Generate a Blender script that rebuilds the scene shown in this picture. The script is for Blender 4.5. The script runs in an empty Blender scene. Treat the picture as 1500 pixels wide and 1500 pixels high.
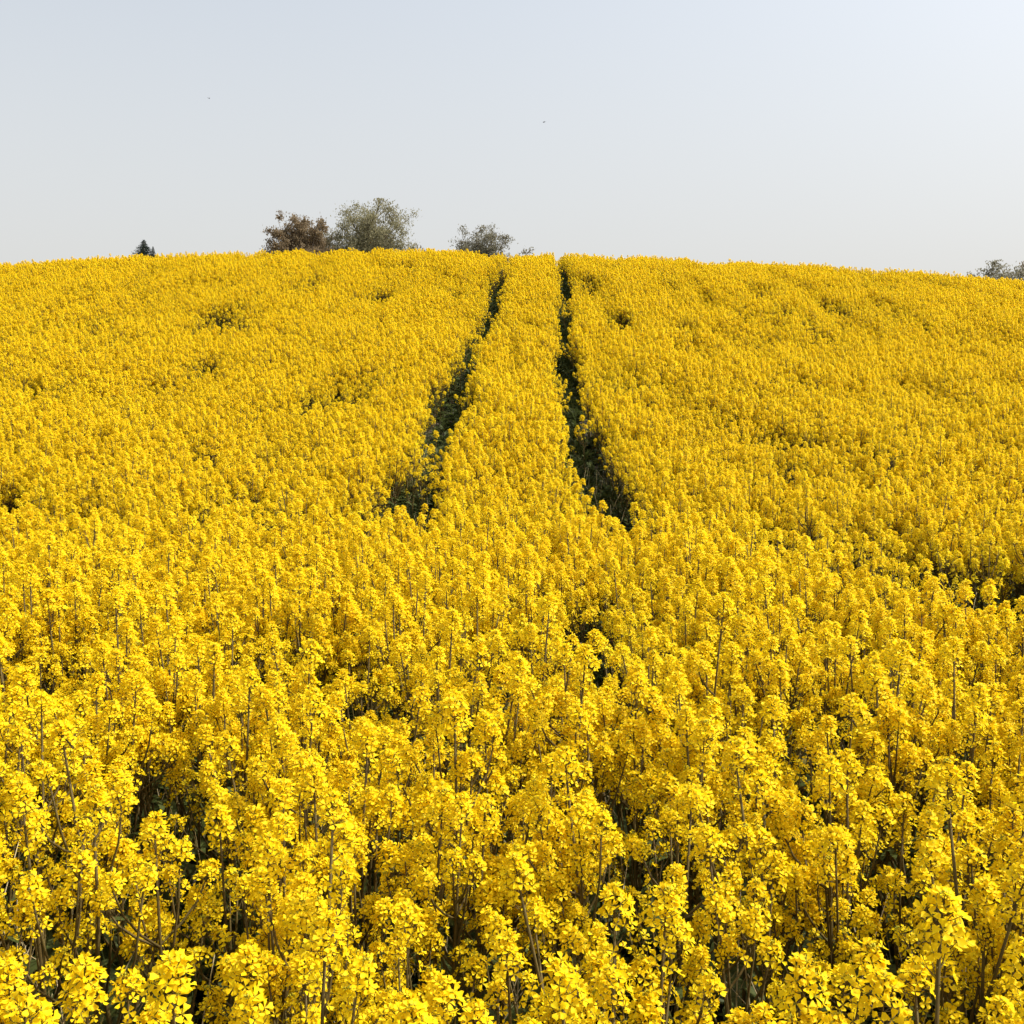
import bpy, math, random
import numpy as np
from mathutils import Vector, Matrix, Euler

R = math.radians
rnd = random.Random(7)
scene = bpy.context.scene
col = scene.collection

# ------------------------------------------------------------------ camera, sky, sun, exposure
EYE = 1.85                      # eye height above the near ground
PITCH = 5.5                     # degrees below the horizontal
FOC = 1560.0                    # focal length in pixels of the 1500 px photograph
cam_d = bpy.data.cameras.new("camera")
cam_d.sensor_fit = 'HORIZONTAL'
cam_d.sensor_width = 36.0
cam_d.lens = 36.0 * FOC / 1500.0
cam_d.clip_start = 0.05
cam_d.clip_end = 6000.0
cam = bpy.data.objects.new("camera", cam_d)
cam.location = (0, 0, EYE)
cam.rotation_euler = (R(90 - PITCH), 0, 0)
col.objects.link(cam)
scene.camera = cam

SUN_AZ = 88.0                   # degrees right of the viewing direction
SUN_EL = 52.0
world = bpy.data.worlds.new("World")
scene.world = world
world.use_nodes = True
wn = world.node_tree
wn.nodes.clear()
out = wn.nodes.new("ShaderNodeOutputWorld")
bg = wn.nodes.new("ShaderNodeBackground")
sky = wn.nodes.new("ShaderNodeTexSky")
sky.sky_type = 'NISHITA'
sky.sun_disc = False
sky.sun_elevation = R(SUN_EL)
sky.sun_rotation = R(SUN_AZ)
sky.altitude = 200
sky.air_density = 1.0
sky.dust_density = 6.0
sky.ozone_density = 0.8
hs = wn.nodes.new("ShaderNodeHueSaturation")
hs.inputs['Hue'].default_value = 0.488
hs.inputs['Saturation'].default_value = 0.58
wn.links.new(sky.outputs[0], hs.inputs['Color'])
# ground haze: the sky pales to a warm white towards the horizon, the same all round
tcw = wn.nodes.new("ShaderNodeTexCoord"); sxyz = wn.nodes.new("ShaderNodeSeparateXYZ")
wn.links.new(tcw.outputs['Generated'], sxyz.inputs[0])
mrw = wn.nodes.new("ShaderNodeMapRange"); mrw.interpolation_type = 'SMOOTHSTEP'
mrw.inputs['From Min'].default_value = 0.0; mrw.inputs['From Max'].default_value = 0.55
mrw.inputs['To Min'].default_value = 0.80; mrw.inputs['To Max'].default_value = 0.18
wn.links.new(sxyz.outputs['Z'], mrw.inputs['Value'])
hz = wn.nodes.new("ShaderNodeMix"); hz.data_type = 'RGBA'
wn.links.new(mrw.outputs['Result'], hz.inputs['Factor'])
wn.links.new(hs.outputs[0], hz.inputs['A']); hz.inputs['B'].default_value = (2.98, 2.91, 2.78, 1)
wn.links.new(hz.outputs['Result'], bg.inputs['Color'])
bg.inputs['Strength'].default_value = 0.15
wn.links.new(bg.outputs[0], out.inputs['Surface'])

sun_d = bpy.data.lights.new("sun", 'SUN')
sun_d.energy = 3.7
sun_d.angle = R(0.6)
sun_d.color = (1.0, 0.95, 0.86)
sun = bpy.data.objects.new("sun", sun_d)
az, el = R(SUN_AZ), R(SUN_EL)
sdir = Vector((math.sin(az) * math.cos(el), math.cos(az) * math.cos(el), math.sin(el)))
sun.rotation_euler = sdir.to_track_quat('Z', 'Y').to_euler()
sun.location = (20, 20, 40)
col.objects.link(sun)

vs = scene.view_settings
vs.view_transform = 'Standard'
vs.look = 'None'
vs.exposure = 0.78
vs.gamma = 1.0
vs.use_curve_mapping = False
scene.cycles.max_bounces = 8
scene.cycles.diffuse_bounces = 5
scene.cycles.transmission_bounces = 6

# ------------------------------------------------------------------ helpers
def tag(o, label=None, cat=None, group=None, kind=None):
    if label: o['label'] = label
    if cat: o['category'] = cat
    if group: o['group'] = group
    if kind: o['kind'] = kind
    return o

class MB:
    """collects vertices, faces and material slots of one mesh"""
    def __init__(s):
        s.v, s.f, s.m = [], [], []
    def add(s, verts, faces, mat=0, M=None):
        b = len(s.v)
        if M is not None:
            verts = [M @ Vector(p) for p in verts]
        s.v.extend([tuple(p) for p in verts])
        s.f.extend([tuple(i + b for i in f) for f in faces])
        s.m.extend([mat] * len(faces))
    def join(s, other, M, remap=None):
        b = len(s.v)
        a = np.array(other.v)
        m = np.array(M)
        a = a @ m[:3, :3].T + m[:3, 3]
        s.v.extend(map(tuple, a.tolist()))
        s.f.extend([tuple(i + b for i in f) for f in other.f])
        s.m.extend(other.m if remap is None else [remap[i] for i in other.m])
    def tube(s, pts, rads, n=5, mat=0, cap=True):
        pts = [Vector(p) for p in pts]
        b = len(s.v)
        for i, p in enumerate(pts):
            d = (pts[min(i + 1, len(pts) - 1)] - pts[max(i - 1, 0)])
            d = d.normalized() if d.length > 1e-9 else Vector((0, 0, 1))
            a = d.cross(Vector((0.31, 0.95, 0.12))).normalized()
            c = d.cross(a)
            for k in range(n):
                t = 2 * math.pi * k / n
                q = p + (a * math.cos(t) + c * math.sin(t)) * rads[i]
                s.v.append(tuple(q))
        for i in range(len(pts) - 1):
            for k in range(n):
                k2 = (k + 1) % n
                s.f.append((b + i * n + k, b + i * n + k2, b + (i + 1) * n + k2, b + (i + 1) * n + k))
                s.m.append(mat)
        if cap:
            e = b + (len(pts) - 1) * n
            s.f.append(tuple(e + k for k in range(n)))
            s.m.append(mat)
    def mesh(s, name, mats, smooth=True):
        me = bpy.data.meshes.new(name)
        me.from_pydata(s.v, [], s.f)
        for m in mats: me.materials.append(m)
        me.polygons.foreach_set('material_index', s.m)
        me.polygons.foreach_set('use_smooth', [smooth] * len(s.f))
        me.update()
        return me

def new_obj(name, data, parent=None, M=None):
    o = bpy.data.objects.new(name, data)
    col.objects.link(o)
    if parent is not None: o.parent = parent
    if M is not None: o.matrix_basis = M
    return o

def frame_to(d, up=Vector((0, 0, 1))):
    """rotation that takes +Z to d"""
    return Vector(d).to_track_quat('Z', 'Y').to_matrix().to_4x4()

_perm = np.random.RandomState(11).rand(256, 256)
def vnoise(x, y):
    x = np.asarray(x, float); y = np.asarray(y, float)
    xi = np.floor(x).astype(int); yi = np.floor(y).astype(int)
    fx = x - xi; fy = y - yi
    fx = fx * fx * (3 - 2 * fx); fy = fy * fy * (3 - 2 * fy)
    g = lambda a, b: _perm[a % 256, b % 256]
    return ((g(xi, yi) * (1 - fx) + g(xi + 1, yi) * fx) * (1 - fy) +
            (g(xi, yi + 1) * (1 - fx) + g(xi + 1, yi + 1) * fx) * fy)
def fbm(x, y, o=3):
    s = 0; a = 1; t = 0
    for i in range(o):
        s = s + a * vnoise(x * 2 ** i + 17 * i, y * 2 ** i + 5 * i); t += a; a *= .5
    return s / t

# ------------------------------------------------------------------ materials
def mat_new(name):
    m = bpy.data.materials.new(name); m.use_nodes = True
    nt = m.node_tree; nt.nodes.clear()
    return m, nt, nt.nodes.new("ShaderNodeOutputMaterial")

def leafy(name, c1, c2, transl=0.35, rough=0.6, scale=60.0, tint=None):
    """thin plant tissue: diffuse + translucent + a weak gloss; colour varies by piece and by fine noise"""
    m, nt, o = mat_new(name)
    N = nt.nodes.new; L = nt.links.new
    oi = N("ShaderNodeObjectInfo"); tc = N("ShaderNodeTexCoord"); no = N("ShaderNodeTexNoise")
    no.inputs['Scale'].default_value = scale; no.inputs['Detail'].default_value = 2
    L(tc.outputs['Object'], no.inputs['Vector'])
    ad = N("ShaderNodeMath"); ad.operation = 'MULTIPLY_ADD'
    L(no.outputs['Fac'], ad.inputs[0]); ad.inputs[1].default_value = 1.1
    mu = N("ShaderNodeMath"); mu.operation = 'MULTIPLY_ADD'
    L(oi.outputs['Random'], mu.inputs[0]); mu.inputs[1].default_value = .5; mu.inputs[2].default_value = -.3
    L(mu.outputs[0], ad.inputs[2]); ad.use_clamp = True
    mx = N("ShaderNodeMix"); mx.data_type = 'RGBA'
    L(ad.outputs[0], mx.inputs['Factor'])
    mx.inputs['A'].default_value = (*c1, 1); mx.inputs['B'].default_value = (*c2, 1)
    pr = N("ShaderNodeBsdfPrincipled")
    pr.inputs['Roughness'].default_value = rough
    pr.inputs['Specular IOR Level'].default_value = 0.12
    L(mx.outputs['Result'], pr.inputs['Base Color'])
    if transl > 0:
        tr = N("ShaderNodeBsdfTranslucent"); L(mx.outputs['Result'], tr.inputs['Color'])
        ms = N("ShaderNodeMixShader"); ms.inputs[0].default_value = transl
        L(pr.outputs[0], ms.inputs[1]); L(tr.outputs[0], ms.inputs[2]); L(ms.outputs[0], o.inputs['Surface'])
    else:
        L(pr.outputs[0], o.inputs['Surface'])
    return m

M_PETAL = leafy("rapeseed_petal", (0.83, 0.575, 0.005), (0.92, 0.725, 0.013), 0.48, 0.55, 90)
M_BUD = leafy("rapeseed_bud", (0.50, 0.42, 0.02), (0.40, 0.40, 0.04), 0.15, 0.5, 120)
M_STEM = leafy("rapeseed_stem", (0.070, 0.046, 0.015), (0.11, 0.085, 0.026), 0.0, 0.6, 20)
M_LEAF = leafy("rapeseed_leaf", (0.050, 0.068, 0.018), (0.090, 0.110, 0.032), 0.3, 0.5, 25)
M_STRAW = leafy("dry_straw", (0.32, 0.25, 0.12), (0.45, 0.38, 0.22), 0.0, 0.7, 20)
MATS = [M_PETAL, M_BUD, M_STEM, M_LEAF]

def soil_mat(name, c1, c2, c3):
    m, nt, o = mat_new(name)
    N = nt.nodes.new; L = nt.links.new
    tc = N("ShaderNodeTexCoord")
    n1 = N("ShaderNodeTexNoise"); n1.inputs['Scale'].default_value = 9; n1.inputs['Detail'].default_value = 8
    n2 = N("ShaderNodeTexNoise"); n2.inputs['Scale'].default_value = 1.3; n2.inputs['Detail'].default_value = 4
    L(tc.outputs['Object'], n1.inputs['Vector']); L(tc.outputs['Object'], n2.inputs['Vector'])
    r = N("ShaderNodeValToRGB")
    r.color_ramp.elements[0].position = .35; r.color_ramp.elements[0].color = (*c1, 1)
    r.color_ramp.elements[1].position = .68; r.color_ramp.elements[1].color = (*c2, 1)
    L(n1.outputs['Fac'], r.inputs[0])
    r2 = N("ShaderNodeValToRGB")
    r2.color_ramp.elements[0].position = .45; r2.color_ramp.elements[0].color = (0, 0, 0, 1)
    r2.color_ramp.elements[1].position = .62; r2.color_ramp.elements[1].color = (1, 1, 1, 1)
    L(n2.outputs['Fac'], r2.inputs[0])
    mx = N("ShaderNodeMix"); mx.data_type = 'RGBA'
    L(r2.outputs[0], mx.inputs['Factor']); L(r.outputs[0], mx.inputs['A']); mx.inputs['B'].default_value = (*c3, 1)
    bp = N("ShaderNodeBump"); bp.inputs['Strength'].default_value = .8; bp.inputs['Distance'].default_value = .05
    L(n1.outputs['Fac'], bp.inputs['Height'])
    pr = N("ShaderNodeBsdfPrincipled"); pr.inputs['Roughness'].default_value = .95
    L(mx.outputs['Result'], pr.inputs['Base Color']); L(bp.outputs[0], pr.inputs['Normal'])
    L(pr.outputs[0], o.inputs['Surface'])
    return m
M_SOIL = soil_mat("field_soil", (0.035, 0.026, 0.015), (0.075, 0.055, 0.034), (0.03, 0.042, 0.016))

# ------------------------------------------------------------------ terrain: level near field, convex hill, low land beyond
_CD = np.array([-300, 0, 7.5, 9.2, 11.2, 14, 17.5, 22, 26, 30, 34, 38, 42, 50, 60, 75, 100, 150, 250, 600, 3000], float)
_CH = np.array([0, 0, 0, 0.03, 0.38, 0.84, 1.42, 2.42, 3.46, 4.52, 5.56, 6.36, 6.86, 7.38, 7.7, 7.7, 7.0, 4.5, 0, -12, -60], float)
_fd = np.arange(-300, 3001, 0.5)
_fh = np.interp(_fd, _CD, _CH)
_k = np.hanning(11); _k /= _k.sum()
_fh = np.convolve(np.pad(_fh, 5, mode='edge'), _k, mode='valid')
def ground_z(x, y):
    x = np.asarray(x, float); y = np.asarray(y, float)
    z = np.interp(y, _fd, _fh)
    w = np.clip((y - 9) / 22, 0, 1); w = w * w * (3 - 2 * w)
    side = -0.0020 * np.minimum((x + 4.0) ** 2, 3600)
    fade = np.clip(1 - (y - 120) / 300, 0, 1)
    bump = (fbm(x * .11 + 3, y * .11 + 9, 2) - .5) * .25 * np.clip((y - 6) / 8, 0, 1)
    return z + w * side * fade + bump

def grid_axis(lo, hi, step, far, ratio=1.35):
    a = list(np.arange(lo, hi + 1e-6, step)); s = step
    while a[-1] < far: s *= ratio; a.append(a[-1] + s)
    s = step
    while a[0] > -far: s *= ratio; a.insert(0, a[0] - s)
    return np.array(a)
gx = grid_axis(-45, 45, .75, 2500); gy = grid_axis(-4, 70, .6, 2500)
X, Y = np.meshgrid(gx, gy)
Z = ground_z(X, Y)
gv = np.stack([X.ravel(), Y.ravel(), Z.ravel()], 1)
nx, ny = len(gx), len(gy)
idx = np.arange(nx * ny).reshape(ny, nx)
gf = np.stack([idx[:-1, :-1], idx[:-1, 1:], idx[1:, 1:], idx[1:, :-1]], -1).reshape(-1, 4)
gm = bpy.data.meshes.new("ground"); gm.from_pydata(gv.tolist(), [], gf.tolist())
gm.materials.append(M_SOIL); gm.polygons.foreach_set('use_smooth', [True] * len(gf)); gm.update()
tag(new_obj("ground", gm), kind='structure')

# the two wheel tracks of the tramline: centre lines curve to the right as they climb
_TD = np.array([8.6, 9.3, 11.2, 17, 22, 27, 32, 37, 60], float)
_TC = np.array([-.13, -.10, -.03, -.02, .17, .42, .66, .76, 1.0], float)
def track_x(y, side):
    return np.interp(y, _TD, _TC) + side * (.90 + np.interp(y, [9, 10.5, 13], [.17, .09, .01]))
def strip(name, xs_fn, y0, y1, half, lift, mat):
    ys = np.arange(y0, y1, .4); v = []; f = []
    offs = (-half, -half * .45, 0, half * .45, half)
    for y in ys:
        for k in offs:
            x = float(xs_fn(y)) + k
            v.append((x, float(y), float(ground_z(x, y)) + lift + (.02 if abs(k) == half else 0)))
    n = len(offs)
    for i in range(len(ys) - 1):
        for k in range(n - 1):
            a = i * n + k
            f.append((a, a + 1, a + n + 1, a + n))
    me = bpy.data.meshes.new(name); me.from_pydata(v, [], f); me.materials.append(mat)
    me.polygons.foreach_set('use_smooth', [True] * len(f)); me.update()
    return tag(new_obj(name, me), kind='structure')
M_RUT = soil_mat("track_soil", (0.032, 0.024, 0.015), (0.07, 0.052, 0.034), (0.028, 0.038, 0.016))
strip("wheel_track", lambda y: track_x(y, -1), 8.8, 58, .2, .03, M_RUT)
strip("wheel_track", lambda y: track_x(y, 1), 8.8, 58, .2, .03, M_RUT)

# ------------------------------------------------------------------ rapeseed: flowers, flower heads, plants
def flower_mb(r):
    b = MB()
    for k in range(4):
        a = k * math.pi / 2 + r.uniform(-.18, .18)
        sc = r.uniform(.92, 1.15); cup = r.uniform(.1, .75); tip = r.uniform(-.004, .003); tw = r.uniform(-.3, .3)
        rows = [(.0012, .0), (.0058, .0026), (.0102, .0056), (.0136, .0044)]
        v = []; f = []
        for i, (rr, w) in enumerate(rows):
            z = cup * rr * .8 + (tip if i == 3 else 0)
            if i == 0: v.append((rr, 0, 0)); continue
            for s in (-1, 0, 1):
                v.append((rr * (1 if s else (1.06 if i < 3 else .99)), s * w * r.uniform(.9, 1.1), z + (abs(s) * .0012) + s * w * tw))
        f = [(0, 1, 2), (0, 2, 3)]
        for i in (1, 4):
            f += [(i, i + 3, i + 4, i + 1), (i + 1, i + 4, i + 5, i + 2)]
        b.add(v, f, 0, Matrix.Rotation(a, 4, 'Z') @ Matrix.Scale(sc, 4))
    # centre: stamens and pistil as a small tuft
    for k in range(4):
        a = k * math.pi / 2 + .7
        x, y = .0028 * math.cos(a), .0028 * math.sin(a)
        b.add([(x * .3 - .0006, y * .3, 0), (x * .3 + .0006, y * .3, 0), (x * .3, y * .3 + .0008, 0), (x, y, .0062)], [(0, 1, 3), (1, 2, 3), (2, 0, 3)], 1)
    return b
N_FLOWER = 6
FLOWERS = [flower_mb(random.Random(100 + i)) for i in range(N_FLOWER)]
FLOWER_ME = [b.mesh("flower", MATS) for b in FLOWERS]

def head_spec(seed, n, L, spread):
    """returns core (axis, pedicels, pods), buds, [(flower variant, matrix)]"""
    r = random.Random(seed)
    core, buds, fl = MB(), MB(), []
    bend = Vector((r.uniform(-.012, .012), r.uniform(-.012, .012), 0))
    ax = lambda z: Vector((bend.x * (z / L) ** 2, bend.y * (z / L) ** 2, z)) if z > 0 else Vector((0, 0, z))
    core.tube([ax(-.09), ax(-.03), ax(L * .4), ax(L)], [.0026, .0023, .0019, .0012], 5, 2)
    for i in range(n):
        t = (i + r.uniform(-.3, .3)) / n
        t = min(max(t, 0), 1)
        a = i * 2.39996 + r.uniform(-.35, .35)
        e = R(8 + 55 * t ** 1.3 + r.uniform(-14, 14))
        ln = (.031 - .014 * t) * spread * r.uniform(.62, 1.28)
        d = Vector((math.cos(a) * math.cos(e), math.sin(a) * math.cos(e), math.sin(e)))
        p0 = ax(L * (.04 + .9 * t)); mid = p0 + d * ln * .55 + Vector((0, 0, -.001)); p1 = p0 + d * ln + Vector((0, 0, .002))
        core.tube([p0, mid, p1], [.0009, .0008, .0008], 3, 2, cap=False)
        nrm = (d * r.uniform(.7, 1.2) + Vector((0, 0, r.uniform(.25, .75))) + Vector((r.uniform(-.3, .3), r.uniform(-.3, .3), 0))).normalized()
        s = r.uniform(.72, 1.12) * (1.0 if t < .85 else .8)
        M = Matrix.Translation(p1) @ frame_to(nrm) @ Matrix.Rotation(r.uniform(0, 6.28), 4, 'Z') @ Matrix.Scale(s, 4)
        fl.append((r.randrange(N_FLOWER), M))
    for i in range(r.choice((3, 4, 6)) if n > 18 else 2):      # stragglers lower on the axis
        a = r.uniform(0, 6.28); e = R(r.uniform(0, 45)); ln = r.uniform(.018, .032)
        d = Vector((math.cos(a) * math.cos(e), math.sin(a) * math.cos(e), math.sin(e)))
        p0 = ax(-r.uniform(.01, .085)); p1 = p0 + d * ln
        core.tube([p0, p0 + d * ln * .5, p1], [.0009, .0008, .0008], 3, 2, cap=False)
        nrm = (d + Vector((0, 0, r.uniform(-.1, .6)))).normalized()
        fl.append((r.randrange(N_FLOWER), Matrix.Translation(p1) @ frame_to(nrm) @ Matrix.Rotation(r.uniform(0, 6.28), 4, 'Z') @ Matrix.Scale(r.uniform(.75, 1.0), 4)))
    top = ax(L)
    for i in range(11):
        a = i * 2.39996; q = math.sqrt(i / 11.0)
        p = top + Vector((math.cos(a) * .0085 * q, math.sin(a) * .0085 * q, .012 - .008 * q * q))
        w, h = .0022, .0046
        d = Vector((math.cos(a) * q * .8, math.sin(a) * q * .8, 1)).normalized()
        buds.add([(0, 0, -h), (w, 0, 0), (0, w, 0), (-w, 0, 0), (0, -w, 0), (0, 0, h)],
                 [(0, 2, 1), (0, 3, 2), (0, 4, 3), (0, 1, 4), (5, 1, 2), (5, 2, 3), (5, 3, 4), (5, 4, 1)], 1, Matrix.Translation(p) @ frame_to(d))
    for i in range(7):              # young pods below the open flowers
        a = i * 2.4 + r.uniform(-.4, .4); z = -.012 - i * .011
        e = R(r.uniform(20, 55)); d = Vector((math.cos(a) * math.cos(e), math.sin(a) * math.cos(e), math.sin(e)))
        p0 = ax(z); ln = r.uniform(.014, .022)
        p1 = p0 + d * ln; p2 = p1 + (d + Vector((0, 0, .8))).normalized() * r.uniform(.012, .026)
        core.tube([p0, p1, p2], [.0008, .0011, .0005], 3, 2, cap=False)
    return core, buds, fl

HEAD_SPECS = [head_spec(200 + i, n, L, sp) for i, (n, L, sp) in enumerate(
    [(36, .062, 1.12), (34, .056, 1.08), (40, .075, 1.15), (28, .052, 1.0), (24, .058, .92), (19, .045, .88), (13, .04, .85), (31, .066, 1.05), (9, .05, .9), (11, .065, .8)])]
HEADS, CORE_ME, BUD_ME = [], [], []
for core, buds, fl in HEAD_SPECS:
    b = MB(); I = Matrix.Identity(4)
    b.join(core, I); b.join(buds, I)
    for k, M in fl: b.join(FLOWERS[k], M)
    HEADS.append(b)
    CORE_ME.append(core.mesh("flower_head", MATS)); BUD_ME.append(buds.mesh("bud_cluster", MATS))
HEAD_ME = [b.mesh("flower_head", MATS) for b in HEADS]

def leaf_mb(seed, ln, w):
    r = random.Random(seed); b = MB(); v = []; f = []
    n = 7
    for i in range(n):
        t = i / (n - 1)
        ww = w * (math.sin(math.pi * min(1, t * .93 + .07)) ** .7) * (1 + .22 * (1 if i % 2 else -1)) if 0 < i < n - 1 else w * .06
        x = ln * t; z = ln * (.32 * t - .62 * t * t)
        for s in (-1, 0, 1):
            v.append((x, s * ww, z + abs(s) * ww * .35 + r.uniform(-.004, .004)))
    for i in range(n - 1):
        for k in (0, 1):
            a = i * 3 + k
            f.append((a, a + 1, a + 4, a + 3))
    b.add(v, f, 3)
    return b
LEAVES = [leaf_mb(300, .20, .045), leaf_mb(301, .15, .034), leaf_mb(302, .09, .014), leaf_mb(303, .07, .011)]
LEAF_ME = [b.mesh("leaf", MATS) for b in LEAVES]

def plant_spec(seed):
    r = random.Random(seed)
    H = r.uniform(.94, 1.12)
    sway = Vector((r.uniform(-.05, .05), r.uniform(-.05, .05), 0))
    P = lambda z: Vector((sway.x * (z / H) ** 2, sway.y * (z / H) ** 2, z)) + Vector((math.sin(z * 9 + seed) * .004, math.cos(z * 8 + seed) * .004, 0))
    stem = MB()
    zs = [0, .2, .4, .6, .8, H]
    stem.tube([P(z) for z in zs], [.0075, .007, .0062, .0052, .004, .0026], 6, 2)
    heads = [(r.choice((0, 1, 2, 7)), Matrix.Translation(P(H)) @ frame_to(Vector((sway.x, sway.y, .6))) @ Matrix.Rotation(r.uniform(0, 6.28), 4, 'Z') @ Matrix.Scale(r.uniform(.9, 1.06), 4))]
    branches = []
    nb = r.choice((9, 10, 10, 11))
    for i in range(nb):
        z0 = H * r.uniform(.38, .76); a = i * 2.39996 + r.uniform(-.5, .5)
        top = H * r.uniform(.74, .95) if i < nb - 5 else H * r.uniform(.56, .82)
        top = max(top, z0 + .12)
        rad = r.uniform(.05, .16)
        p0 = P(z0); h = top - z0
        d = Vector((math.cos(a), math.sin(a), 0))
        pts = [p0, p0 + d * rad * .45 + Vector((0, 0, h * .3)), p0 + d * rad * .82 + Vector((0, 0, h * .66)), p0 + d * rad + Vector((0, 0, h))]
        b = MB(); b.tube(pts, [.0036, .0033, .0029, .0023], 5, 2)
        branches.append(b)
        dirn = (pts[3] - pts[2]).normalized()
        k = r.choice((3, 4, 5, 7, 1)) if i < nb - 5 else r.choice((5, 6, 8, 9, 8))
        heads.append((k, Matrix.Translation(pts[3]) @ frame_to(dirn) @ Matrix.Rotation(r.uniform(0, 6.28), 4, 'Z') @ Matrix.Scale(r.uniform(.78, 1.02), 4)))
    leaves = []
    for i in range(6):
        z = H * (.10 + .10 * i) + r.uniform(-.03, .03); a = i * 2.4 + seed
        k = 0 if i < 2 else (1 if i < 4 else r.choice((2, 3)))
        leaves.append((k, Matrix.Translation(P(z)) @ Matrix.Rotation(a, 4, 'Z') @ Matrix.Rotation(-R(r.uniform(15, 50)), 4, 'Y') @ Matrix.Scale(r.uniform(.8, 1.15), 4)))
    return dict(H=H, stem=stem, branches=branches, heads=heads, leaves=leaves)

N_VAR = 10
VARS = [plant_spec(400 + i) for i in range(N_VAR)]
for p in VARS:
    p['stem_me'] = p['stem'].mesh("stem", MATS)
    p['branch_me'] = [b.mesh("branch", MATS) for b in p['branches']]
    b = MB(); I = Matrix.Identity(4)
    b.join(p['stem'], I)
    for q in p['branches']: b.join(q, I)
    for k, M in p['heads']: b.join(HEADS[k], M)
    for k, M in p['leaves']: b.join(LEAVES[k], M)
    p['whole'] = b.mesh("rapeseed_plant_whole", MATS)

# ------------------------------------------------------------------ where the plants stand
rs = np.random.RandomState(5)
SP = .149
pts = []
y = 1.28
while y < 52:
    half = .60 * y + 2.2
    xs = np.arange(-half, half, SP if y < 9.5 else SP * .97)
    pts.append(np.stack([xs + rs.uniform(-.5, .5, len(xs)) * SP * 1.1, y + rs.uniform(-.5, .5, len(xs)) * SP * 1.1], 1))
    y += SP if y < 9.5 else SP * .97
P = np.concatenate(pts)
px, py = P[:, 0], P[:, 1]
keep = np.ones(len(P), bool)
u = rs.rand(len(P))
# wheel tracks
for side in (-1, 1):
    dx = np.abs(px - track_x(py, side))
    w = np.interp(py, [8.6, 9.2, 11, 14, 20, 38, 55], [.0, .36, .32, .27, .24, .22, .22]) * (1.0 if side > 0 else np.interp(py, [9, 11, 14, 40], [1.2, 1.02, .90, .95]))
    w = w * (.72 + .40 * fbm(py * .9 + 40 * side, px * 0 + 3, 2) + .34 * fbm(py * 3.1 + 9 * side, np.sign(px - track_x(py, side)) * 5 + 3, 2))
    inside = (dx < w) & (py > 8.7)
    stray = u < (.012 if side > 0 else .07)
    keep &= ~inside | stray
# cross tramline along the headland, seen only as dark slits behind the front canopy
cross = np.abs(py - 8.75 - .10 * np.sin(px * .8)) < (.02 + .26 * fbm(px * .55 + 2, py * 0 + 7, 2))
keep &= ~cross
# thin places in the stand
hole = fbm(px * 1.3 + 71, py * .42 + 33, 3)
thin = np.clip((hole - .64) / .08, 0, 1)
keep &= ~((u * 1.12 < thin) & (py > 4))
cp, sp_ = math.cos(R(PITCH)), math.sin(R(PITCH))
_hy = np.arange(1.0, 50, .02)
def canopy_spot(X, Y, drop=.12):
    """where the line of sight through a photograph pixel meets the top of the crop"""
    vx, vy = (X - 750) / FOC, (750 - Y) / FOC
    zz = EYE + _hy * (vy * cp - sp_) / (cp + vy * sp_)
    xx = _hy * vx / (cp + vy * sp_)
    k = np.argmax(zz < ground_z(xx, _hy) + .95 - drop)
    return xx[k], _hy[k]
for X, Y, w in ((1070, 575, .5), (1205, 530, .6), (1130, 494, .5), (955, 425, .5), (1075, 762, .35), (1180, 768, .5), (1390, 635, .7), (1150, 632, .6), (1210, 470, .5),
                (150, 495, .5), (405, 668, .6), (262, 596, .5), (296, 697, .45), (115, 432, .6), (25, 758, .5), (110, 760, .4), (340, 520, .4), (300, 460, .5), (1440, 500, .5), (1290, 450, .6),
                (172, 1240, .20), (160, 1395, .17), (1060, 940, .24), (400, 968, .26), (640, 990, .26), (1140, 1068, .22), (1005, 1210, .18), (872, 1370, .16), (1270, 1440, .20), (1440, 1440, .15),
                (1462, 885, .30), (700, 1330, .12), (840, 868, .3), (545, 1460, .14), (80, 965, .24), (760, 950, .24), (1310, 1030, .22), (480, 960, .2), (880, 1160, .16), (270, 1130, .2), (1150, 1330, .14),
                (1380, 1200, .16), (560, 1090, .18), (30, 1130, .2), (1260, 940, .24)):
    hx, hy = canopy_spot(X, Y)
    dd = np.hypot((px - hx) / 1.15, py - hy) / (w * (.85 if Y < 800 else 1.15))
    keep &= ~((dd < 1) & (u > (.3 if Y < 700 else .12)))
P = P[keep]; px, py = P[:, 0], P[:, 1]; n = len(P)
var = rs.randint(0, N_VAR, n)
rotz = rs.uniform(0, 6.283, n)
tilt = np.abs(rs.normal(0, R(5.5), n)); tdir = rs.uniform(0, 6.283, n)
scl = .905 + rs.normal(0, .06, n) * np.clip(1.25 - py / 40, .6, 1.2) + (fbm(px * .6, py * .6, 2) - .5) * .18
scl -= .17 * np.clip((fbm(px * 1.2 + 71, py * .24 + 33, 3) - .54) / .10, 0, 1) * np.clip((py - 8) / 4, 0, 1)
scl = np.clip(scl, .70, 1.08)
pz = ground_z(px, py) - .01
rots = []
for i in range(n):
    q = Matrix.Rotation(tilt[i], 3, Vector((math.cos(tdir[i]), math.sin(tdir[i]), 0))) @ Matrix.Rotation(rotz[i], 3, 'Z')
    rots.append(tuple(q.to_euler()))
rots = np.array(rots)

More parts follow.
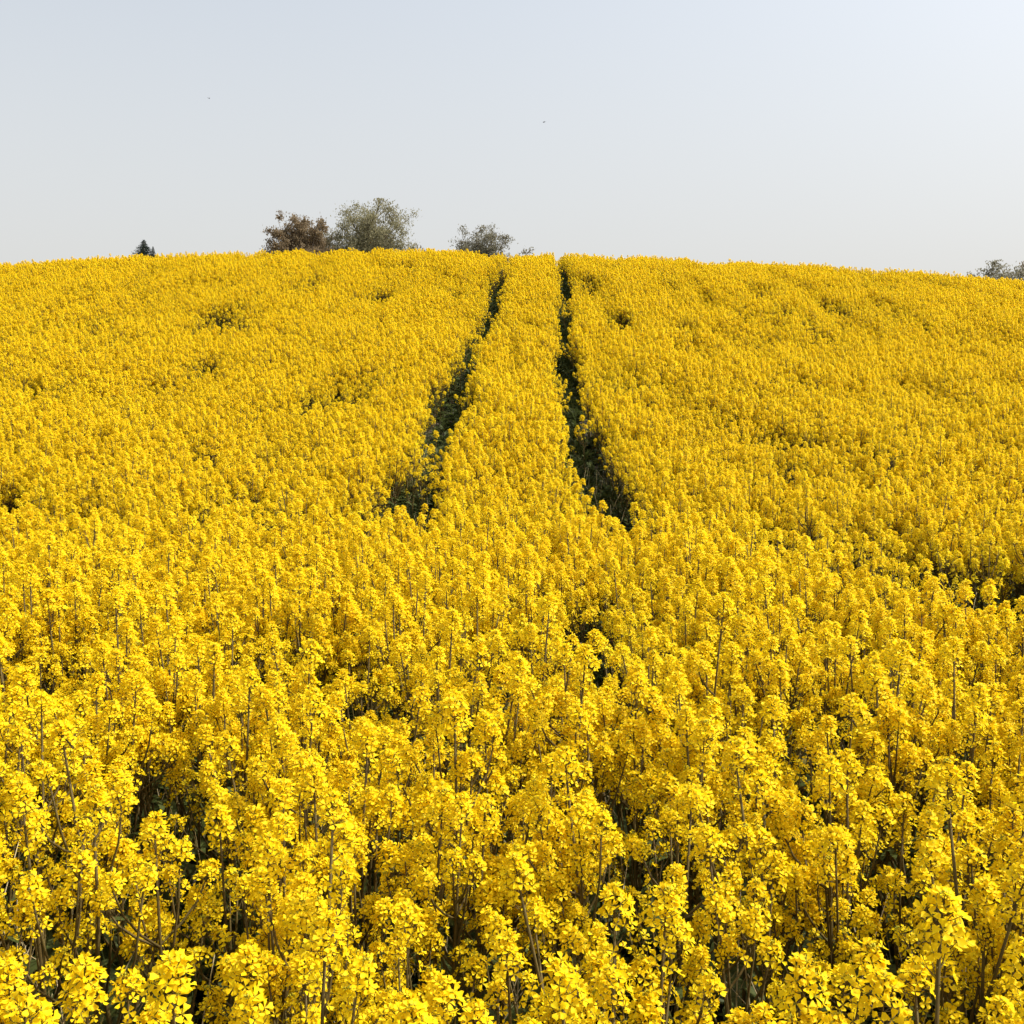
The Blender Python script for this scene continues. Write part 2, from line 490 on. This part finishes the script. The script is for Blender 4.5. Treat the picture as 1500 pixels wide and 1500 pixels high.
# the 300 plants that show largest: nearest ones whose tops fall inside the frame
cp, sp_ = math.cos(R(PITCH)), math.sin(R(PITCH))
def project(x, y, z):
    dz = z - EYE
    depth = y * cp - dz * sp_
    up = dz * cp + y * sp_
    return 750 + FOC * x / depth, 750 - FOC * up / depth, depth
Hs = np.array([v['H'] for v in VARS])[var] * scl
topx = px + np.sin(tilt) * Hs * np.sin(tdir); topy = py - np.sin(tilt) * Hs * np.cos(tdir)
sx, sy, sd = project(topx, topy, pz + Hs + .05)
cand = np.where((sx > -25) & (sx < 1525) & (sy < 1490) & (sd > .9))[0]
cand = cand[np.argsort(sd[cand])]
NEAR = 300
near = cand[:NEAR]
is_near = np.zeros(n, bool); is_near[near] = True
DETAIL = 45

# ------------------------------------------------------------------ the near plants, each a thing with stem, branches, leaves and flower heads
seen_labels = {}
NUM = {10: 'ten', 11: 'eleven', 12: 'twelve'}
def plant_label(rank, i):
    """height, lean and number of heads first, then the row and the column where it stands"""
    lean = math.sin(tilt[i]) * math.sin(tdir[i])
    k = int(np.searchsorted([-.11, -.06, -.02, .02, .06, .11], lean))
    ls = ['leaning far left', 'leaning left', 'tilting slightly left', 'upright', 'tilting slightly right', 'leaning right', 'leaning far right'][k]
    hs_ = ['stunted', 'short', 'middling', 'tall', 'towering'][int(np.searchsorted([.80, .87, .97, 1.05], Hs[i]))]
    cols = ['at left edge', 'near left edge', 'far left of tracks', 'left of left track', 'below left track', 'below gap between tracks',
            'below right track', 'right of right track', 'far right of tracks', 'near right edge', 'at right edge']
    c = cols[int(np.searchsorted([.06, .15, .25, .34, .45, .55, .65, .75, .85, .94], sx[i] / 1500.0))]
    rows = ['bottom', 'second', 'third', 'fourth', 'fifth', 'sixth', 'seventh', 'eighth']
    rw = rows[min(7, rank * 8 // len(near))]
    nh = len(VARS[var[i]]['heads'])
    return f"{hs_} {ls} rapeseed plant, {NUM[nh]} heads, {rw} row, {c}"
near_labels = [plant_label(rank, i) for rank, i in enumerate(near)]
for lab in set(near_labels):                    # plants alike in all of that: told apart by which stands nearer
    same = [k for k, q in enumerate(near_labels) if q == lab]
    if len(same) > 1:
        for j, k in enumerate(same):
            near_labels[k] = lab + (', nearer twin' if j == 0 else ', farther twin' if j == len(same) - 1 else ', middle twin')
for rank, i in enumerate(near):
    v = VARS[var[i]]
    root = bpy.data.objects.new("rapeseed_plant", None)
    root.empty_display_size = .1
    col.objects.link(root)
    root.location = (px[i], py[i], pz[i]); root.rotation_euler = rots[i]; root.scale = (scl[i],) * 3
    tag(root, near_labels[rank], "rapeseed plant", "flowering rapeseed plants in the near part of the field")
    new_obj("stem", v['stem_me'], root)
    for me in v['branch_me']: new_obj("branch", me, root)
    for k, M in v['leaves']: new_obj("leaf", LEAF_ME[k], root, M)
    for k, M in v['heads']:
        if rank < DETAIL:
            h = new_obj("flower_head", CORE_ME[k], root, M)
            new_obj("bud_cluster", BUD_ME[k], h)
            for fk, FM in HEAD_SPECS[k][2]: new_obj("flower", FLOWER_ME[fk], h, FM)
        else:
            new_obj("flower_head", HEAD_ME[k], root, M)

# ------------------------------------------------------------------ the rest of the crop: one object of kind stuff
def scatter(name, pos, rot, scale, which, meshes, label=None):
    me = bpy.data.meshes.new(name); me.from_pydata(pos.tolist(), [], [])
    a = me.attributes.new("rot", 'FLOAT_VECTOR', 'POINT'); a.data.foreach_set('vector', rot.astype(np.float32).ravel())
    a = me.attributes.new("scl", 'FLOAT', 'POINT'); a.data.foreach_set('value', scale.astype(np.float32))
    a = me.attributes.new("which", 'INT', 'POINT'); a.data.foreach_set('value', which.astype(np.int32))
    o = new_obj(name, me)
    src = bpy.data.collections.new(name + "_kinds")
    for k, m in enumerate(meshes):
        src.objects.link(bpy.data.objects.new(f"{name}_kind_{k:02d}", m))
    g = bpy.data.node_groups.new(name + "_scatter", 'GeometryNodeTree')
    g.interface.new_socket("Geometry", in_out='INPUT', socket_type='NodeSocketGeometry')
    g.interface.new_socket("Geometry", in_out='OUTPUT', socket_type='NodeSocketGeometry')
    N = g.nodes.new; L = g.links.new
    gi, go = N("NodeGroupInput"), N("NodeGroupOutput")
    ci = N("GeometryNodeCollectionInfo"); ci.inputs['Collection'].default_value = src
    ci.inputs['Separate Children'].default_value = True; ci.inputs['Reset Children'].default_value = True
    ip = N("GeometryNodeInstanceOnPoints"); ip.inputs['Pick Instance'].default_value = True
    def attr(nm, t):
        q = N("GeometryNodeInputNamedAttribute"); q.data_type = t; q.inputs['Name'].default_value = nm
        return q.outputs['Attribute']
    er = N("FunctionNodeEulerToRotation")
    L(attr("rot", 'FLOAT_VECTOR'), er.inputs[0]); L(er.outputs[0], ip.inputs['Rotation'])
    L(attr("scl", 'FLOAT'), ip.inputs['Scale']); L(attr("which", 'INT'), ip.inputs['Instance Index'])
    L(gi.outputs[0], ip.inputs['Points']); L(ci.outputs[0], ip.inputs['Instance']); L(ip.outputs[0], go.inputs[0])
    mod = o.modifiers.new("scatter", 'NODES'); mod.node_group = g
    return tag(o, label, kind='stuff')
r_ = ~is_near
scatter("rapeseed_crop", np.stack([px[r_], py[r_], pz[r_]], 1), rots[r_], scl[r_], var[r_], [v['whole'] for v in VARS],
        "dense yellow flowering rapeseed crop covering the hill")

# low leafy growth and dry stalks on the soil of the tracks and thin places
def rosette_mb(seed):
    r = random.Random(seed); b = MB()
    for i in range(7):
        L_ = leaf_mb(seed * 10 + i, r.uniform(.10, .2), r.uniform(.02, .04))
        b.join(L_, Matrix.Rotation(i * 2.4 + r.uniform(-.3, .3), 4, 'Z') @ Matrix.Rotation(-R(r.uniform(20, 70)), 4, 'Y'))
    for i in range(5):
        a = r.uniform(0, 6.28); h = r.uniform(.12, .3)
        b.tube([(0, 0, 0), (math.cos(a) * h * .15, math.sin(a) * h * .15, h * .6), (math.cos(a) * h * .4, math.sin(a) * h * .4, h)], [.002, .0016, .0006], 3, 3, cap=False)
    return b
def straw_mb(seed):
    r = random.Random(seed); b = MB()
    for i in range(3):
        a = r.uniform(0, 6.28); h = r.uniform(.2, .55); q = r.uniform(.1, .6)
        x0, y0 = r.uniform(-.06, .06), r.uniform(-.06, .06)
        p1 = Vector((x0 + math.cos(a) * h * q * .5, y0 + math.sin(a) * h * q * .5, h * .55)); p2 = Vector((x0 + math.cos(a) * h * q, y0 + math.sin(a) * h * q, h))
        b.tube([(x0, y0, 0), p1, p2], [.0022, .0018, .001], 4, 0)
        b.tube([p1, p1 + Vector((r.uniform(-.09, .09), r.uniform(-.09, .09), .07))], [.0014, .0006], 3, 0, cap=False)
    return b
UND = [rosette_mb(31 + i).mesh("undergrowth_rosette", MATS) for i in range(4)]
STR = [straw_mb(51 + i).mesh("straw_stalk", [M_STRAW]) for i in range(5)]
uy = rs.uniform(.9, 14, 5200) ; ux = rs.uniform(-1, 1, 5200) * (.56 * uy + 1)
ty = rs.uniform(8.6, 45, 2600); ts = rs.choice([-1, 1], 2600); tx = np.array([track_x(a, b) for a, b in zip(ty, ts)]) + rs.normal(0, .16, 2600)
ax_ = np.concatenate([ux, tx]); ay_ = np.concatenate([uy, ty]); na = len(ax_)
er_ = np.stack([rs.normal(0, .12, na), rs.normal(0, .12, na), rs.uniform(0, 6.28, na)], 1)
scatter("undergrowth", np.stack([ax_, ay_, ground_z(ax_, ay_)], 1), er_, rs.uniform(.6, 1.5, na), rs.randint(0, 4, na), UND, "dark green low leaves on the soil under the crop")
sel = (rs.rand(na) < .25) & (np.arange(na) < len(ux))
scatter("dry_straw", np.stack([ax_[sel] + .05, ay_[sel], ground_z(ax_[sel], ay_[sel])], 1), er_[sel], rs.uniform(.7, 1.3, sel.sum()), rs.randint(0, 5, sel.sum()), STR, "pale dry stalks between the rapeseed stems")

# ------------------------------------------------------------------ trees and shrubs on the far edge of the field
M_BARK = leafy("bark", (0.09, 0.07, 0.05), (0.15, 0.12, 0.09), 0, .9, 8)
def spot(photo_x, dist):
    return (photo_x - 750) / FOC * dist, dist
def tree(name, label, cat, photo_x, dist, top_y, width_px, leaf_mat, n_leaf, leaf_size, seed, sparse=.5, low=0.0, group=None, bare=0):
    """trunk, limbs and a crown of many small leaf clumps spread along twigs inside an uneven outline"""
    r = random.Random(seed)
    x, yy = spot(photo_x, dist)
    base = float(ground_z(x, yy)) - .05
    top = EYE + dist * ((750 - top_y) / FOC * cp - sp_) / (cp + (750 - top_y) / FOC * sp_)
    H = top - base; W = 1.12 * width_px / FOC * dist
    root = bpy.data.objects.new(name, None); col.objects.link(root); root.location = (x, yy, base)
    tag(root, label, cat, group)
    t = MB(); r0 = .022 * H
    lean = r.uniform(-.04, .04) * H
    tp = [Vector((lean * q * q, 0, H * .55 * q)) for q in (0, .25, .5, .75, 1)]
    t.tube(tp, [r0, r0 * .85, r0 * .7, r0 * .55, r0 * .4], 7)
    new_obj("trunk", t.mesh("trunk", [M_BARK]), root)
    lobes = []
    for k in range(7):
        lobes.append((r.uniform(-.36, .36) * W, r.uniform(-.3, .3) * W, H * r.uniform(.42, .85), r.uniform(.16, .30) * W))
    lobes.append((0, 0, H * .7, .3 * W))
    twig_pts = []
    tw = MB()
    for k in range(22):
        a = k * 2.4 + r.uniform(-.4, .4); q = r.uniform(.25, 1.0)
        p0 = Vector((lean * q * q, 0, H * .55 * q))
        ph = math.asin(min(1.0, (k + .5) / 22.0)) * r.uniform(.85, 1.1)      # limb tips spread over an uneven dome
        q_ = r.uniform(.62, 1.03)
        p3 = Vector((math.cos(a) * W * .47 * math.cos(ph) * q_, math.sin(a) * W * .43 * math.cos(ph) * q_, min(H * .42 + H * .60 * math.sin(ph) * q_, H * .97)))
        mid = p0.lerp(p3, .5) + Vector((0, 0, -.04 * H))
        lm = MB(); lm.tube([p0, mid, p3], [r0 * .35, r0 * .22, r0 * .08], 5)
        new_obj("limb", lm.mesh("limb", [M_BARK]), root)
        for j in range(13):
            s = r.uniform(.25, 1.0); b0 = p0.lerp(mid, s * 2) if s < .5 else mid.lerp(p3, s * 2 - 1)
            d = Vector((r.gauss(0, 1), r.gauss(0, 1), r.gauss(.7, .7))).normalized() * r.uniform(.08, .22) * W
            e = b0 + d
            if e.z > H: e.z = H - r.uniform(0, .05) * H
            tw.tube([b0, b0.lerp(e, .5) + Vector((0, 0, -.01 * W)), e], [r0 * .14, r0 * .10, r0 * .04], 3, cap=False)
            twig_pts.append((b0, e))
    cr = MB()
    cr.v, cr.f, cr.m = list(tw.v), list(tw.f), [1] * len(tw.f)
    clumps = []
    for b0, e in twig_pts:
        for j in range(3):
            if r.random() < sparse: continue
            clumps.append((b0.lerp(e, r.uniform(.3, 1.1)), r.uniform(.025, .07) * W))
    for k in range(n_leaf):
        c, s = r.choice(clumps)
        p = c + Vector((r.gauss(0, s * .75), r.gauss(0, s * .75), r.gauss(0, s * .65)))
        if p.z > H: continue
        l = leaf_size * r.uniform(.6, 1.3)
        M = Matrix.Translation(p) @ Euler((r.uniform(0, 6.3), r.uniform(0, 6.3), r.uniform(0, 6.3))).to_matrix().to_4x4()
        cr.add([(-l, 0, 0), (0, -l * .45, l * .1), (l, 0, 0), (0, l * .45, l * .1)], [(0, 1, 2, 3)], 0, M)
    me = cr.mesh("crown", [leaf_mat, M_BARK], smooth=False)
    c = new_obj("crown", me, root); c['kind'] = 'stuff'
    return root

M_BROWN = leafy("russet_leaf", (0.18, 0.132, 0.075), (0.26, 0.20, 0.12), .45, .6, 3)
M_OLIVE = leafy("pale_olive_leaf", (0.23, 0.215, 0.12), (0.34, 0.315, 0.19), .45, .6, 3)
M_GREY = leafy("grey_green_leaf", (0.17, 0.16, 0.11), (0.26, 0.245, 0.17), .4, .6, 3)
M_CONIF = leafy("conifer_needle", (0.035, 0.048, 0.036), (0.06, 0.078, 0.055), .15, .6, 6)
D = 58.0
tree("broadleaf_tree", "dense dark russet tree, rounded and half hidden behind the crest", "tree", 445, D, 306, 86, M_BROWN, 46000, .06, 1, .05)
tree("broadleaf_tree", "tallest tree on the crest, airy pale olive crown with sky showing through", "tree", 546, D + 2, 291, 122, M_OLIVE, 42000, .055, 2, .2)
tree("broadleaf_tree", "small round olive tree behind the top of the left wheel track", "tree", 708, D + 1, 331, 90, M_GREY, 26000, .055, 3, .1)
tree("shrub", "low russet twiggy shrub between the russet tree and the tall olive tree", "shrub", 484, D + 3, 334, 50, M_BROWN, 2600, .075, 4, .4)
tree("shrub", "low grey shrub just showing right of the small round olive tree", "shrub", 764, D + 3, 360, 64, M_GREY, 2400, .075, 5, .2)
tree("shrub", "low brown shrub at the right foot of the tallest tree", "shrub", 616, D + 2, 358, 56, M_BROWN, 1800, .075, 6, .3)
tree("shrub", "pale shrub with a forked bare tip, first in the clump by the right edge", "shrub", 1450, D + 4, 383, 96, M_GREY, 14000, .08, 7, .2)
tree("shrub", "wider green shrub in the middle of the clump by the right edge", "shrub", 1482, D + 5, 385, 104, M_GREY, 14000, .08, 8, .2)
tree("shrub", "dark shrub cut off by the right edge of the photo", "shrub", 1512, D + 4, 383, 104, M_BROWN, 14000, .08, 9, .2)

def conifer(label, photo_x, dist, top_y, base_w_px, seed):
    r = random.Random(seed)
    x, yy = spot(photo_x, dist); base = float(ground_z(x, yy)) - .05
    top = EYE + dist * ((750 - top_y) / FOC * cp - sp_) / (cp + (750 - top_y) / FOC * sp_)
    H = top - base; W = base_w_px / FOC * dist
    root = bpy.data.objects.new("conifer_tree", None); col.objects.link(root); root.location = (x, yy, base)
    tag(root, label, "tree")
    t = MB(); t.tube([(0, 0, 0), (0, 0, H * .5), (0, 0, H * .97)], [.03 * H, .018 * H, .003 * H], 6)
    new_obj("trunk", t.mesh("trunk", [M_BARK]), root)
    c = MB()
    z = .12 * H
    while z < H * .985:
        q = 1 - z / H
        ln = W * .5 * min(1.0, q * 2.5)
        for k in range(14):
            a = k * .449 + z * 9 + r.uniform(-.25, .25); l = ln * r.uniform(.7, 1.12)
            d = Vector((math.cos(a), math.sin(a), .25)); s = Vector((-math.sin(a), math.cos(a), 0))
            for j in range(7):
                f = (j + .6) / 7
                p = Vector((0, 0, z)) + d * l * f + Vector((0, 0, -.12 * l * f * f))
                w = .15 * l + .012; e = .13 * l + .015
                for sg in (-1, 1):
                    c.add([p, p + d * e * .5 + s * sg * w * .4 + Vector((0, 0, .02)), p + d * e + s * sg * w + Vector((0, 0, r.uniform(-.05, .06)))], [(0, 1, 2)])
                c.add([p - s * .05 * l, p + s * .05 * l, p + d * e + Vector((0, 0, r.uniform(.05, .22) * l))], [(0, 1, 2)])
        z += .035 * H * (q * .8 + .45)
    o = new_obj("crown", c.mesh("crown", [M_CONIF], smooth=False), root); o['kind'] = 'stuff'
conifer("small dark conifer with a pointed tip, alone on the crest at left", 221, D + 6, 350, 62, 21)
conifer("tiny conifer tip close against the right side of the dark conifer", 234, D + 6.5, 360, 24, 22)

# ------------------------------------------------------------------ two birds high in the sky
M_BIRD = leafy("bird_feather", (0.05, 0.05, 0.055), (0.08, 0.08, 0.085), 0, .7, 10)
def bird(label, photo_x, photo_y, dist, span, heading, bank):
    vx = (photo_x - 750) / FOC; vy = (750 - photo_y) / FOC
    d = Vector((vx, cp + vy * sp_, vy * cp - sp_)) * dist
    root = bpy.data.objects.new("bird", None); col.objects.link(root)
    root.location = Vector((0, 0, EYE)) + d; root.rotation_euler = (R(bank), R(8), R(heading))
    tag(root, label, "bird", "birds in flight")
    s = span
    b = MB()
    b.tube([(-.34 * s, 0, 0), (-.26 * s, 0, .01 * s), (-.05 * s, 0, 0), (.14 * s, 0, .01 * s), (.20 * s, 0, .02 * s), (.25 * s, 0, .02 * s), (.30 * s, 0, .01 * s)],
           [.01 * s, .03 * s, .065 * s, .05 * s, .042 * s, .035 * s, .004 * s], 8)
    new_obj("body", b.mesh("body", [M_BIRD]), root)
    for sg in (-1, 1):
        w = MB()
        prof = [(.03, .10, .02, .20), (.18, .14, .10, .20), (.34, .06, .13, .15), (.50, -.08, .08, .03)]
        v = []
        for yq, xf, zq, ch in prof:
            v += [(xf * s, sg * yq * s, zq * s), ((xf - ch) * s, sg * yq * s, zq * s), ((xf - ch * .4) * s, sg * yq * s, (zq + .018) * s)]
        f = []
        for i in range(3):
            a = i * 3
            f += [(a, a + 3, a + 4, a + 1), (a, a + 2, a + 5, a + 3), (a + 2, a + 1, a + 4, a + 5)]
        w.add(v, f)
        new_obj("wing", w.mesh("wing", [M_BIRD], smooth=False), root)
    tl = MB()
    tl.add([(-.30 * s, -.02 * s, .006 * s), (-.30 * s, .02 * s, .006 * s), (-.48 * s, .07 * s, 0), (-.46 * s, 0, 0), (-.48 * s, -.07 * s, 0), (-.38 * s, 0, -.012 * s)],
           [(0, 1, 2, 3), (0, 3, 4), (0, 5, 1), (1, 5, 2), (4, 5, 0), (2, 5, 3), (3, 5, 4)])
    new_obj("tail", tl.mesh("tail", [M_BIRD], smooth=False), root)
bird("tiny dark bird high in the sky above the small conifer", 306, 144, 70, .26, 60, 10)
bird("tiny grey bird in mid sky above the wheel tracks", 797, 179, 66, .30, 155, -20)
